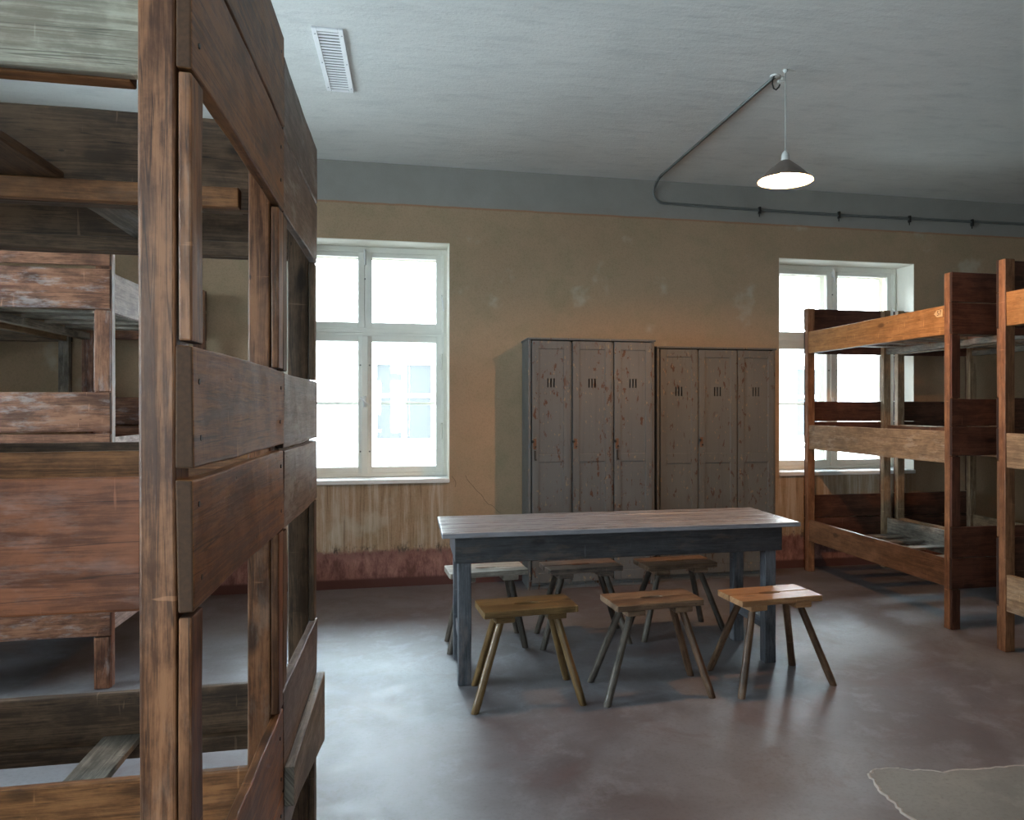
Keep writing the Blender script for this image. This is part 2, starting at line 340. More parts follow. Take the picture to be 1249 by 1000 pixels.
# ------------------------------------------------------------------ mesh helpers
class MB:
    def __init__(s):
        s.v, s.f, s.uv, s.mi = [], [], [], []
    def quad(s, idx, uvs, mi=0):
        s.f.append(idx); s.uv.append(uvs); s.mi.append(mi)
    def box(s, x0, x1, y0, y1, z0, z1, axis=None, n=1, jit=0.0, mi=0, taper=None):
        """a board; its grain runs along its longest side (or `axis`)"""
        lo = (min(x0,x1), min(y0,y1), min(z0,z1)); hi = (max(x0,x1), max(y0,y1), max(z0,z1))
        d = [hi[i]-lo[i] for i in range(3)]
        if axis is None: axis = d.index(max(d))
        b, c = [(1,2),(2,0),(0,1)][axis]
        base = len(s.v); u0 = random.uniform(0, 20); v0 = random.uniform(0, 20)
        ph = [random.uniform(0, 6.28) for _ in range(4)]
        for k in range(n+1):
            t = k/n
            for j, (sb, scc) in enumerate(((0,0),(1,0),(1,1),(0,1))):
                p = [0,0,0]; p[axis] = lo[axis]+d[axis]*t
                p[b] = (hi if sb else lo)[b]; p[c] = (hi if scc else lo)[c]
                if jit:
                    p[b] += jit*(0.6*math.sin(ph[j]+t*5.1)+random.uniform(-.5,.5))
                    p[c] += jit*(0.6*math.sin(ph[(j+1)%4]+t*4.3)+random.uniform(-.5,.5))
                s.v.append(p)
        w = [d[b], d[c], d[b], d[c]]; off = [0, w[0], w[0]+w[1], 2*w[0]+w[1], 2*(w[0]+w[1])]
        L = d[axis]
        for k in range(n):
            a0 = base+4*k; a1 = a0+4
            for j in range(4):
                j2 = (j+1) % 4
                u_a, u_b = u0+L*k/n, u0+L*(k+1)/n
                s.quad((a0+j, a0+j2, a1+j2, a1+j), ((u_a, v0+off[j]), (u_a, v0+off[j+1]), (u_b, v0+off[j+1]), (u_b, v0+off[j])), mi)
        e = base+4*n
        q = 0.02
        s.quad((base+3, base+2, base+1, base), ((u0, v0+d[c]), (u0+q, v0+d[c]), (u0+q, v0), (u0, v0)), 9 if mi == 0 else mi)
        s.quad((e, e+1, e+2, e+3), ((u0, v0), (u0+q, v0), (u0+q, v0+d[c]), (u0, v0+d[c])), 9 if mi == 0 else mi)
        return s
    def tube(s, pts, r, n=10, mi=0, caps=True, r1=None):
        """round bar through points; r may taper to r1"""
        pts = [Vector(p) for p in pts]; base = len(s.v); u0 = random.uniform(0, 20); v0 = random.uniform(0, 20)
        up = None; acc = 0; us = []
        for i, p in enumerate(pts):
            if i: acc += (p-pts[i-1]).length
            us.append(u0+acc)
            t = (pts[min(i+1, len(pts)-1)]-pts[max(i-1, 0)]).normalized()
            if up is None:
                up = Vector((0,0,1)) if abs(t.z) < 0.9 else Vector((1,0,0))
            a = (up - t*up.dot(t)).normalized(); up = a; bb = t.cross(a)
            rr = r if r1 is None else r+(r1-r)*i/(len(pts)-1)
            for k in range(n):
                an = 2*PI*k/n
                s.v.append(list(p+a*math.cos(an)*rr+bb*math.sin(an)*rr))
        c = 2*PI*r
        for i in range(len(pts)-1):
            for k in range(n):
                k2 = (k+1) % n
                s.quad((base+i*n+k, base+i*n+k2, base+(i+1)*n+k2, base+(i+1)*n+k),
                       ((us[i], v0+c*k/n), (us[i], v0+c*(k+1)/n), (us[i+1], v0+c*(k+1)/n), (us[i+1], v0+c*k/n)), mi)
        if caps:
            s.quad(tuple(base+k for k in range(n))[::-1], tuple((u0, v0+.01*k) for k in range(n)), mi)
            e = base+(len(pts)-1)*n
            s.quad(tuple(e+k for k in range(n)), tuple((u0, v0+.01*k) for k in range(n)), mi)
        return s
    def prism(s, poly, z0, z1, mi=0, frame=None):
        """extrude an outline (list of xy) between z0 and z1; frame maps (x,y,z)"""
        n = len(poly); base = len(s.v); u0 = random.uniform(0,20); v0 = random.uniform(0,20)
        fr = frame or (lambda x, y, z: (x, y, z))
        for z in (z0, z1):
            for x, y in poly: s.v.append(list(fr(x, y, z)))
        s.quad(tuple(range(base, base+n))[::-1], tuple((u0+p[0], v0+p[1]) for p in poly)[::-1], mi)
        s.quad(tuple(range(base+n, base+2*n)), tuple((u0+p[0], v0+p[1]) for p in poly), mi)
        for k in range(n):
            k2 = (k+1) % n
            a, b = poly[k], poly[k2]
            s.quad((base+k, base+k2, base+n+k2, base+n+k),
                   ((u0+a[0], v0+a[1]), (u0+b[0], v0+b[1]), (u0+b[0], v0+b[1]+.03), (u0+a[0], v0+a[1]+.03)), mi)
        return s
    def lathe(s, prof, cx, cy, n=40, mi=0):
        base = len(s.v)
        for r, z in prof:
            for k in range(n):
                a = 2*PI*k/n; s.v.append([cx+r*math.cos(a), cy+r*math.sin(a), z])
        for i in range(len(prof)-1):
            for k in range(n):
                k2 = (k+1) % n
                s.quad((base+i*n+k, base+i*n+k2, base+(i+1)*n+k2, base+(i+1)*n+k), ((0,0),(1,0),(1,1),(0,1)), mi)
        return s
    def build(s, name, mats, parent=None, bevel=0.0, smooth=False, label=None, seg=2):
        me = bpy.data.meshes.new(name)
        me.from_pydata([tuple(p) for p in s.v], [], s.f)
        uvl = me.uv_layers.new(name='UVMap')
        i = 0
        for poly, uvs in zip(me.polygons, s.uv):
            for k in range(poly.loop_total):
                uvl.data[poly.loop_start+k].uv = uvs[k]
        ml = list(mats) if isinstance(mats, (list, tuple)) else [mats]
        eg = ENDGRAIN.get(ml[0].name) if len(ml) == 1 else None
        if eg and 9 in s.mi: ml.append(eg)
        for m in ml: me.materials.append(m)
        for poly, mi in zip(me.polygons, s.mi):
            poly.material_index = (1 if eg else 0) if mi == 9 else mi; poly.use_smooth = smooth
        bm = bmesh.new(); bm.from_mesh(me); bmesh.ops.recalc_face_normals(bm, faces=bm.faces); bm.to_mesh(me); bm.free()
        me.update()
        o = bpy.data.objects.new(name, me); COL.objects.link(o)
        if parent is not None:
            o.parent = parent
            me.transform(parent_inv(parent))
            if parent.name in WORLD: WORLD[o.name] = WORLD[parent.name]
        if bevel:
            b = o.modifiers.new('edge_wear', 'BEVEL'); b.width = bevel; b.segments = seg; b.limit_method = 'ANGLE'; b.angle_limit = math.radians(50)
        if label: o['label'] = label
        return o
WORLD = {}
def parent_inv(p):
    return WORLD[p.name].inverted() if p.name in WORLD else Matrix.Identity(4)
def thing(name, label, cat, loc=(0,0,0), rz=0.0, group=None, kind=None):
    o = bpy.data.objects.new(name, None); COL.objects.link(o)
    o.location = loc; o.rotation_euler = (0,0,rz); o.empty_display_size = 0.1
    WORLD[o.name] = Matrix.Translation(loc) @ Matrix.Rotation(rz, 4, 'Z')
    if label: o['label'] = label
    if cat: o['category'] = cat
    if group: o['group'] = group
    if kind: o['kind'] = kind
    return o
def struct(o):
    o['kind'] = 'structure'; return o

# ================================================================== ROOM
WT = 0.54
def wall_with_windows(name, y0, y1, wins, bumpx=(XL-WT, XR+WT)):
    mb = MB(); xs = [bumpx[0]]
    for a, b in wins: xs += [a, b]
    xs.append(bumpx[1])
    for i in range(len(xs)-1):
        if i % 2 == 0: mb.box(xs[i], xs[i+1], y0, y1, -0.02, ZC+0.1)
        else:
            mb.box(xs[i], xs[i+1], y0, y1, -0.02, WZ0-0.03); mb.box(xs[i], xs[i+1], y0, y1, WZ1, ZC+0.1)
    return struct(mb.build(name, M['wall']))
wall_with_windows('wall_back', YW, YW+WT, WIN)
wall_with_windows('wall_front', YF-WT, YF, FWIN_ADDED)
mb = MB(); mb.box(XL-WT, XL, YF, LWIN_ADDED[0], -0.02, ZC+0.1); mb.box(XL-WT, XL, LWIN_ADDED[1], LWIN[0], -0.02, ZC+0.1); mb.box(XL-WT, XL, LWIN[1], YW, -0.02, ZC+0.1)
for _l in (LWIN, LWIN_ADDED):
    mb.box(XL-WT, XL, _l[0], _l[1], -0.02, WZ0-0.03); mb.box(XL-WT, XL, _l[0], _l[1], WZ1, ZC+0.1)
struct(mb.build('wall_left', M['wall']))
struct(MB().box(XR, XR+WT, YF, YW, -0.02, ZC+0.1).build('wall_right', M['wall']))
floor_o = struct(MB().box(XL-WT, XR+WT, YF-WT, YW+WT, -0.2, 0.0).build('floor', M['floor']))
mb = MB(); mb.box(XL-WT, XR+WT, YF-WT, YW+WT, ZC, ZC+0.2)
struct(mb.build('ceiling', M['ceiling'], smooth=False))
def crack(ps):
    mb = MB(); q = []
    for (x, z) in ps: q.append((x, YW, z))
    out = [q[0]]
    for a, b in zip(q[:-1], q[1:]):
        for t in (.25, .5, .75, 1): out.append((a[0]+(b[0]-a[0])*t+random.uniform(-.004,.004), YW, a[2]+(b[2]-a[2])*t+random.uniform(-.004,.004)))
    mb.tube(out, .0016, 5); mb.build('crack', M['crack'], bpy.data.objects['wall_back'])
crack([(.330,.86),(.362,.82),(.355,.775)])
crack([(.434,.865),(.464,.812),(.558,.706),(.611,.634),(.657,.608),(.723,.550)])
# cement patch in the floor near the camera
pts = [(1.70,2.62),(1.715,2.674),(1.76,2.705),(1.836,2.70),(1.92,2.665),(2.004,2.635),(2.12,2.63),(2.24,2.62),(2.346,2.612),(2.60,2.62),(2.80,2.55),
       (2.95,2.40),(2.93,2.20),(2.75,2.02),(2.45,1.96),(2.15,1.99),(1.95,2.06),(1.80,2.18),(1.70,2.30),(1.665,2.37),(1.68,2.46),(1.685,2.55)]
def wob(ps, k):
    out = []
    m = len(ps)
    for i in range(m):
        a, b = ps[i], ps[(i+1) % m]
        for t in range(4):
            q = t/4; out.append((a[0]+(b[0]-a[0])*q+random.uniform(-k,k), a[1]+(b[1]-a[1])*q+random.uniform(-k,k)))
    return out
pp = wob(pts, 0.007)
MB().prism(pp, 0.0002, 0.002).build('cement_patch', M['patch'], floor_o, label='pale grey cement patch')
rim = MB(); ring = [(x, y, 0.002) for x, y in pp]; ring.append(ring[0])
base = 0
vr = []
cx = sum(p[0] for p in pp)/len(pp); cy = sum(p[1] for p in pp)/len(pp)
m_ = len(pp)
for i, (x, y) in enumerate(pp):
    d = Vector((x-cx, y-cy)).normalized(); wdt = 0.008+0.006*abs(math.sin(i*0.9))+random.uniform(0, .004)
    rim.v += [[x-d.x*wdt*.5, y-d.y*wdt*.5, 0.0022], [x+d.x*wdt*.5, y+d.y*wdt*.5, 0.0004], [x, y, 0.0046]]
for i in range(m_):
    j = (i+1) % m_
    rim.quad((3*i, 3*i+2, 3*j+2, 3*j), ((0,0),)*4); rim.quad((3*i+2, 3*i+1, 3*j+1, 3*j+2), ((0,0),)*4)
rim.build('patch_edge', M['patch_rim'], floor_o, label='white crumbly edge of the cement patch')

# ------------------------------------------------------------------ windows
def window(idx, a, b, yw, out=1, handles=True):
    """casement window: two upper and two lower casements, a second outer set of panes"""
    w = thing('window_%d' % idx, None, None, ((a+b)/2, yw, WZ0), 0, None, 'structure')
    Y = lambda d: yw+out*d
    # plaster reveal linings
    t = 0.006
    mb = MB(); mb.box(a, a+t, Y(0.001), Y(0.36), WZ0, WZ1); mb.box(b-t, b, Y(0.001), Y(0.36), WZ0, WZ1); mb.box(a+t, b-t, Y(0.001), Y(0.36), WZ1-t, WZ1)
    mb.build('reveal', M['reveal'], w)
    mb = MB(); mb.box(a-0.0, b, Y(-0.025), Y(0.28), WZ0-0.03, WZ0+0.004)
    mb.build('window_sill', M['sill'], w, 0.006)
    MB().box(a, b, Y(0.28), Y(0.52), WZ0-0.03, WZ0+0.006).build('outer_sill', M['sill'], w)
    A, B = a+t+.004, b-t-.004; z0, z1 = WZ0+0.006, WZ1-t-.001
    fr = MB(); fw = 0.042
    fr.box(A, A+fw, Y(0.25), Y(0.32), z0, z1); fr.box(B-fw, B, Y(0.25), Y(0.32), z0, z1)
    fr.box(A+fw, B-fw, Y(0.25), Y(0.32), z1-fw*.8, z1); fr.box(A+fw, B-fw, Y(0.25), Y(0.32), z0, z0+0.030)
    xc = (A+B)/2; zt = 2.022
    fr.box(A+fw, B-fw, Y(0.255), Y(0.32), zt-0.032, zt+0.030)
    fr.box(A+fw, B-fw, Y(0.242), Y(0.26), zt-0.010, zt+0.012)
    fr.box(A+.02, B-.02, Y(.238), Y(.2498), z1-.046, z1-.034); fr.box(B-.032, B-.020, Y(.238), Y(.2498), z0, z1-.046); fr.box(A+.020, A+.032, Y(.238), Y(.2498), z0, z1-.046)
    fr.box(xc-.016, xc+.016, Y(0.27), Y(0.32), zt, z1-fw*.8)
    fr.build('window_frame', M['win_paint'], w, 0.003)
    cw = 0.052
    for (x0, x1) in ((A+fw-.006, xc-.003), (xc+.003, B-fw+.006)):
        for (q0, q1, up) in ((z0+.026, zt-.026, 0), (zt+.024, z1-fw*.8+.006, 1)):
            c = MB()
            c.box(x0, x0+cw, Y(0.262), Y(0.305), q0, q1); c.box(x1-cw, x1, Y(0.262), Y(0.305), q0, q1)
            c.box(x0+cw, x1-cw, Y(0.262), Y(0.305), q1-cw, q1); c.box(x0+cw, x1-cw, Y(0.262), Y(0.305), q0, q0+cw)
            cs = c.build('casement', M['win_paint'], w, 0.003)
            p = MB().box(x0+cw-.004, x1-cw+.004, Y(0.285), Y(0.288), q0+cw-.004, q1-cw+.004).build('pane', M['glass'], cs)
            # outer leaf
            c = MB(); k = .045
            c.box(x0, x0+k, Y(0.41), Y(0.45), q0, q1); c.box(x1-k, x1, Y(0.41), Y(0.45), q0, q1)
            c.box(x0+k, x1-k, Y(0.41), Y(0.45), q1-k, q1); c.box(x0+k, x1-k, Y(0.41), Y(0.45), q0, q0+k)
            if not up: c.box(x0+k, x1-k, Y(0.415), Y(0.445), 1.43, 1.452)
            cs = c.build('outer_casement', M['win_paint'], w, 0.002)
            MB().box(x0+k-.004, x1-k+.004, Y(0.428), Y(0.431), q0+k-.004, q1-k+.004).build('pane', M['glass'], cs)
    # cover strip between the lower casements
    MB().box(xc-.026, xc+.026, Y(0.238), Y(0.262), z0+.02, zt-.035).build('cover_strip', M['win_paint'], w, 0.005)
    # fittings
    h = MB(); h.box(xc-.012, xc+.012, Y(0.23), Y(0.238), 1.41, 1.50); h.tube([(xc, Y(0.232), 1.455), (xc, Y(0.205), 1.455)], .008)
    h.tube([(xc-.035, Y(0.205), 1.49), (xc+.035, Y(0.203), 1.425)], .008); h.build('window_handle', M['sill'], w, smooth=True)
    h = MB(); h.box(xc-.010, xc+.010, Y(0.238), Y(0.26), z1-.10, z1-.02); h.tube([(xc, Y(0.232), z1-.03), (xc+.004, Y(0.225), z1-.15)], .007)
    h.build('window_latch', M['sill'], w, smooth=True)
    for x, s in ((B-fw-.001, 1), (A+fw+.001, -1)):
        h = MB(); h.tube([(x, Y(0.25), 2.33), (x+.004*s, Y(0.22), 2.31), (x+.016*s, Y(0.215), 2.20)], .007); h.build('stay_hook', M['sill'], w, smooth=True)
        for zz in (1.15, 1.72):
            h = MB(); h.tube([(x, Y(0.248), zz), (x, Y(0.248), zz+.13)], .008); h.build('hinge', M['win_paint'], w, smooth=True)
    for zz in (1.05, 1.75, 2.45):
        for s in (-1, 1):
            if zz > 2.4 and s > 0: continue
            xx = xc+s*.036 if zz < 2 else xc
            MB().tube([(xx, Y(0.258), zz), (xx, Y(0.264), zz)], .006, 8).build('screw', M['iron'], w)
    return w
window(1, *WIN[0], YW); window(2, *WIN[1], YW)
window(3, *FWIN_ADDED[0], YF, -1)  # front window is unseen, added for its light
for _i, _l in ((4, LWIN), (5, LWIN_ADDED)):  # both unseen; the second is added to brighten the near bunk
    _h = (_l[1]-_l[0])/2
    _w = window(_i, -_h, _h, 0.0)
    _w.location = (XL, sum(_l)/2, WZ0); _w.rotation_euler = (0, 0, PI/2)

# ------------------------------------------------------------------ outside
struct(MB().box(-30, 40, 6.9, 60, -0.9, -0.6).build('ground', M['stone']))
bl = thing('brick_building', 'pale brick building with white framed windows seen through the room windows', 'building', (3, 16, -0.6))
holes = [(-0.714, 0.489), (4.1, 5.2), (8.45, 9.35), (-5.4, -4.2), (13, 14.1)]
hz = (0.715, 2.35)
mb = MB(); xs = [-14]
for a, b in sorted(holes): xs += [a, b]
xs.append(24)
for i in range(len(xs)-1):
    if i % 2 == 0: mb.box(xs[i], xs[i+1], 16, 16.4, -0.6, 5.2)
    else: mb.box(xs[i], xs[i+1], 16, 16.4, -0.6, hz[0]); mb.box(xs[i], xs[i+1], 16, 16.4, hz[1], 5.2)
mb.build('brick_wall', M['brick'], bl)
MB().box(-14, 24, 16.5, 17, -0.6, 5.1).build('rear_wall', M['brick'], bl)
MB().box(-14.3, 24.3, 15.8, 17, 5.2, 5.4).build('roof', M['stone'], bl)
for a, b in holes:
    f = MB(); t = .07; y0, y1 = 16.10, 16.17
    f.box(a, a+t, y0, y1, *hz); f.box(b-t, b, y0, y1, *hz); f.box(a+t, b-t, y0, y1, hz[1]-t, hz[1]); f.box(a+t, b-t, y0, y1, hz[0], hz[0]+t)
    f.box(a+t, b-t, y0+.005, y1, 1.62, 1.70); f.box((a+b)/2-.05, (a+b)/2+.05, y0+.01, y1-.01, hz[0]+t, hz[1]-t)
    gl = simple('facade_glass', (0.034,0.035,0.036), 0.5); gl.node_tree.nodes['Principled BSDF'].inputs['Specular IOR Level'].default_value = 0.22
    f.box(a-.08, b+.08, 15.9, 16.1, hz[0]-.14, hz[0]-.03)
    fo = f.build('window', M['win_paint'], bl)
    MB().box(a+.02, b-.02, 16.13, 16.14, hz[0]+.02, hz[1]-.02).build('pane', gl, fo)

# ------------------------------------------------------------------ ceiling fittings
v = thing('ceiling_vent', 'white louvred ventilation grille set in the ceiling', 'vent', (-0.407, 4.5, ZC))
x0, x1, y0, y1 = -0.485, -0.330, 4.10, 4.895
mb = MB(); fw = .026
mb.box(x0, x0+fw, y0, y1, ZC-.012, ZC-.001); mb.box(x1-fw, x1, y0, y1, ZC-.012, ZC-.001)
mb.box(x0+fw, x1-fw, y0, y0+.03, ZC-.012, ZC-.001); mb.box(x0+fw, x1-fw, y1-.03, y1, ZC-.012, ZC-.001)
mb.build('vent_frame', M['vent'], v, 0.002)
MB().box(x0+fw, x1-fw, y0+.03, y1-.03, ZC-.002, ZC-.0005).build('backing', M['black'], v)  # black sheet stands in for the shade between the louvres
mb = MB(); nb = 21
for k in range(nb):
    y = y0+.035+(y1-y0-.07)*(k+.5)/nb
    p = [(y+.0085, ZC-.0085), (y+.008, ZC-.0105), (y-.0085, ZC-.0075), (y-.008, ZC-.0055)]
    mb.prism(p, x0+fw-.002, x1-fw+.002, 0, lambda a, b, z: (z, a, b))
mb.build('louvres', M['vent'], v)
for x in (x0+.012, x1-.012):
    for y in (y0+.06, (y0+y1)/2, y1-.06): MB().tube([(x, y, ZC-.0145), (x, y, ZC-.011)], .004, 8).build('screw', M['steel'], v)

LX, LY = 2.082, 4.069
cd = thing('cable_conduit', 'thin dark conduit running from the lamp hook across ceiling and along the wall top', 'pipe', (2.05, 5.2, ZC))
path = [(2.05, 4.16, ZC-.012), (2.03, 5.2, ZC-.012), (2.012, 6.08, ZC-.012)]
for k in range(1, 6):
    a = PI/2*k/5; path.append((2.012-.006*k/5, 6.08+.175*math.sin(a), ZC-.012-.06*(1-math.cos(a))))
path += [(2.003, YW-.012, 3.22)]
for k in range(1, 8):
    a = PI/2*k/7; path.append((2.003+.10*(1-math.cos(a)), YW-.012, 3.22-.095*math.sin(a)))
path += [(2.9, YW-.012, 3.115), (3.8, YW-.012, 3.11), (5.6, YW-.012, 3.125), (XR-.02, YW-.012, 3.12)]
MB().tube(path, .0075, 10).build('main_pipe', M['conduit'], cd, smooth=True)
p2 = [(x+.016, y, z+.003) if z > 3.2 else (x, y+.003, z+.015) for x, y, z in path]
MB().tube(p2, .0035, 8).build('thin_cable', M['conduit'], cd, smooth=True)
for x in (2.965, 3.724, 4.429, 5.08, 5.9, 6.7):
    mb = MB(); mb.box(x-.008, x+.008, YW-.027, YW-.001, 3.085, 3.145); mb.tube([(x, YW-.01, 3.09), (x-.006, YW-.02, 3.06)], .005, 6)
    mb.build('clip', M['iron'], cd)
hk = thing('ceiling_hook', 'small black iron hook at the ceiling beside the lamp cord', 'hook', (2.045, 4.14, ZC))
hp = [(2.062, 4.155, ZC), (2.04, 4.14, ZC-.02), (2.035, 4.135, ZC-.06), (2.04, 4.13, ZC-.085), (2.055, 4.13, ZC-.092), (2.072, 4.128, ZC-.075), (2.078, 4.128, ZC-.06)]
MB().tube(hp, .0045, 8).build('hook_bar', M['iron'], hk, smooth=True)
mb = MB(); mb.lathe([(0.0, ZC), (.03, ZC), (.028, ZC-.006), (0.0, ZC-.01)], 2.062, 4.155, 16); mb.build('hook_plate', M['ceiling'], hk)

lp = thing('pendant_lamp', 'lit pendant lamp with a conical shade hanging over the table', 'lamp', (LX, LY, ZC))
ZR = 2.690
MB().tube([(LX, LY, ZC), (LX+.001, LY, 3.05), (LX, LY, 2.845)], .0032, 8).build('cord', M['cord'], lp, smooth=True)
mb = MB(); mb.lathe([(0, ZC), (.014, ZC), (.013, ZC-.010), (.006, ZC-.02), (0, ZC-.022)], LX, LY, 20); mb.build('ceiling_rose', M['ceiling'], lp, smooth=True)
mb = MB(); mb.box(LX-.045, LX-.018, LY-.008, LY+.008, ZC-.075, ZC-.063); mb.box(LX-.020, LX-.006, LY-.006, LY+.006, ZC-.072, ZC-.045)
mb.tube([(LX-.02, LY, ZC-.03), (LX-.03, LY, ZC-.07)], .002, 6)
mb.build('cable_connector', M['cap'], lp)
mb = MB(); mb.lathe([(.006, 2.862), (.010, 2.856), (.016, 2.850), (.021, 2.838), (.024, 2.806), (.024, 2.800), (0.0, 2.799)], LX, LY, 28); mb.build('lamp_holder', M['cap'], lp, smooth=True)
mb = MB(); mb.lathe([(.0275, 2.803), (.09, 2.752), (.153, ZR), (.1535, ZR-.002)], LX, LY, 64, 0)
mb.lathe([(.1535, ZR-.002), (.1505, ZR), (.088, 2.750), (.026, 2.800), (0.0, 2.800)], LX, LY, 64, 1)
mb.build('lamp_shade', [M['shade_out'], M['shade_in']], lp, smooth=True)
bm_ = bmesh.new(); bmesh.ops.create_uvsphere(bm_, u_segments=24, v_segments=14, radius=.030)
me = bpy.data.meshes.new('bulb'); 
for vv in bm_.verts:
    if vv.co.z > 0: vv.co.z *= 1.5
bm_.to_mesh(me); bm_.free(); me.materials.append(M['bulb'])
for p_ in me.polygons: p_.use_smooth = True
bo = bpy.data.objects.new('bulb', me); COL.objects.link(bo); bo.parent = lp; bo.location = (0, 0, ZR+.048-ZC)

# ================================================================== BUNKS
def bunk(label, loc, axis, L, W, mats, z_ends, z_rails, PW=.052, PD=.065, H=2.26, slats=None, near=True, far=True, flip=False, ledge=0.028, postH=None):
    """three tier bunk. local l runs along the bed, w across. ends are closed by boards nailed outside the posts.
    axis 'y': l->+y, w->+x ; axis 'x': l->-x, w->+y   loc = corner with l=0,w=0 (the end nearest the aisle)"""
    t = thing('bunk_bed', label, 'bunk bed', (loc[0]+(W/2 if axis == 'y' else -L/2), loc[1]+(L/2 if axis == 'y' else W/2), 0), 0, 'three tier wooden bunk beds')
    def bx(l0, l1, w0, w1, z0, z1, n=1, jit=0.0, mb=None):
        mb = mb or MB()
        if axis == 'y': mb.box(loc[0]+w0, loc[0]+w1, loc[1]+l0, loc[1]+l1, z0, z1, n=n, jit=jit)
        else: mb.box(loc[0]-l1, loc[0]-l0, loc[1]+w0, loc[1]+w1, z0, z1, n=n, jit=jit)
        return mb
    BT = .020
    g = lambda k: M[mats[k]] if k in mats else M[mats['post']]
    ends = [(0, BT, BT, BT+PW, 1), (L-BT, L, L-BT-PW, L-BT, 2)]
    for (e0, e1, p0, p1, id_) in ends:
        for s, (w0, w1) in enumerate(((0, PD), (W-PD, W))):
            h = H if postH is None else postH.get((id_, s), H)
            bx(p0, p1, w0, w1, 0, h, 8, .0015).build('post', g('post%d%d' % (id_, s)) if 'post%d%d' % (id_, s) in mats else g('post'), t, .004)
            # filler battens between the end boards
            zs = sorted(z_ends)
            lev = [0.0]+[q for pair in zs for q in pair]
            spans = []
            cur = 0.0
            for a, b in zs:
                if a-cur > .03: spans.append((cur, a))
                cur = b
            if H-cur > .03: spans.append((cur, H))
            for a, b in spans:
                bx(e0+.001, e1-.002, w0+.002, w1-.002, a+.003, b-.003, 3, .0008).build('filler_batten', g('filler'), t, .003)
        for k, (a, b) in enumerate(sorted(z_ends)):
            key = 'end%d%d' % (id_, k)
            bx(e0-.001, e1, .0, W, a+.0025, b-.0025, 8, .0022).build('end_board', M[mats[key]] if key in mats else g('end'), t, .003)
    for s, (w0, w1) in enumerate(((.008, .033), (W-.033, W-.008))):
        for k, (a, b) in enumerate(z_rails):
            key = 'rail%d%d' % (s, k)
            bx(BT+PW-.002, L-BT-PW+.002, w0, w1, a, b, 10, .003).build('side_rail', M[mats[key]] if key in mats else g('rail'), t, .004)
            i0, i1 = ((w1, w1+.030) if s == 0 else (w0-.030, w0))
            bx(BT+PW+.02, L-BT-PW-.02, i0, i1, a-.0, a+.045, 4, .002).build('ledger_strip', g('ledger'), t, .003)
    sl = slats or [.25, .55, .85, 1.15, 1.45]
    for k, (a, b) in enumerate(z_rails):
        for j, q in enumerate(sl if not isinstance(sl, dict) else sl.get(k, [])):
            wd = .095+.03*random.random()
            bx(q, q+wd, .036, W-.036, a+.0455, a+.0655, 4, .002).build('slat', g('slat'), t, .003)
    return t, bx

ZE = [(0.256,0.453),(0.453,0.651),(1.098,1.286),(1.286,1.462),(1.868,2.071),(2.071,2.262)]
ZRL = [(0.262,0.442),(1.052,1.256),(1.873,2.058)]
rightm = dict(post='lamplit_post', filler='red_right', end='red_right', rail='brown_rail', rail00='brown_rail', rail01='tan_rail', rail02='lamplit_rail',
              rail10='slat_grey', post21='tan_rail', ledger='slat_grey', slat='slat_grey')
RA, bxR = bunk('first bunk of the right rear row, numbered top rail tinted lamplight orange, standing before the right window', (3.338, 4.300), 'y', 1.885, .795, rightm, ZE, ZRL,
     slats={0: [.12, .62, 1.00, 1.30, 1.55], 1: [.3,.6,.9,1.2,1.5], 2: [.10,.22,.5,.8,.95,1.25,1.55]})
bunk('darker bunk directly behind the numbered-rail bunk, its posts crossing the right window edge', (4.205, 4.30), 'y', 1.885, .795,
     dict(post='tan_rail', filler='red_right', end='red_right', rail='tan_rail', ledger='slat_grey', slat='slat_grey'), ZE, ZRL)
bunk('nearest right bunk, cut by the right picture edge, with worn tan side rails', (3.338, 2.02), 'y', 1.900, .795,
     dict(post='lamplit_post', filler='brown_rail', end='red_right', rail='tan_rail', rail00='tan_rail', rail01='tan_rail', rail02='lamplit_rail', ledger='slat_grey', slat='slat_grey'), ZE,
     [(0.235,0.447),(1.057,1.257),(1.871,2.066)])
# number tag on the top rail of the first right bunk
mb = MB()
tz0, tz1, ty0, ty1 = 1.990, 2.036, 4.392, 4.475
mb.prism([(ty0, tz0), (ty0, tz1), (ty1-.028, tz1), (ty1, (tz0+tz1)/2), (ty1-.028, tz0)], 3.3415, 3.3435, 0, lambda a, b, z: (z, a, b))
tag = mb.build('number_tag', M['tag'], RA, label='tan arrow-shaped paper tag with dark number 57')
cu = bpy.data.curves.new('tag_number', 'FONT'); cu.body = '57'; cu.size = .046; cu.align_x = 'CENTER'; cu.align_y = 'CENTER'; cu.extrude = .0003
fo = bpy.data.objects.new('tmp', cu); COL.objects.link(fo); bpy.context.view_layer.update()
me = bpy.data.meshes.new_from_object(fo.evaluated_get(bpy.context.evaluated_depsgraph_get())); bpy.data.objects.remove(fo)
me.materials.clear(); me.materials.append(M['ink'])
me.transform(Matrix.Translation(Vector((3.3405, 4.424, 2.0135))) @ Matrix(((0,0,-1,0),(-1,0,0,0),(0,1,0,0),(0,0,0,1))))
me.transform(parent_inv(RA))
no = bpy.data.objects.new('tag_number', me); COL.objects.link(no); no.parent = tag  # the tag keeps the bunk's own origin

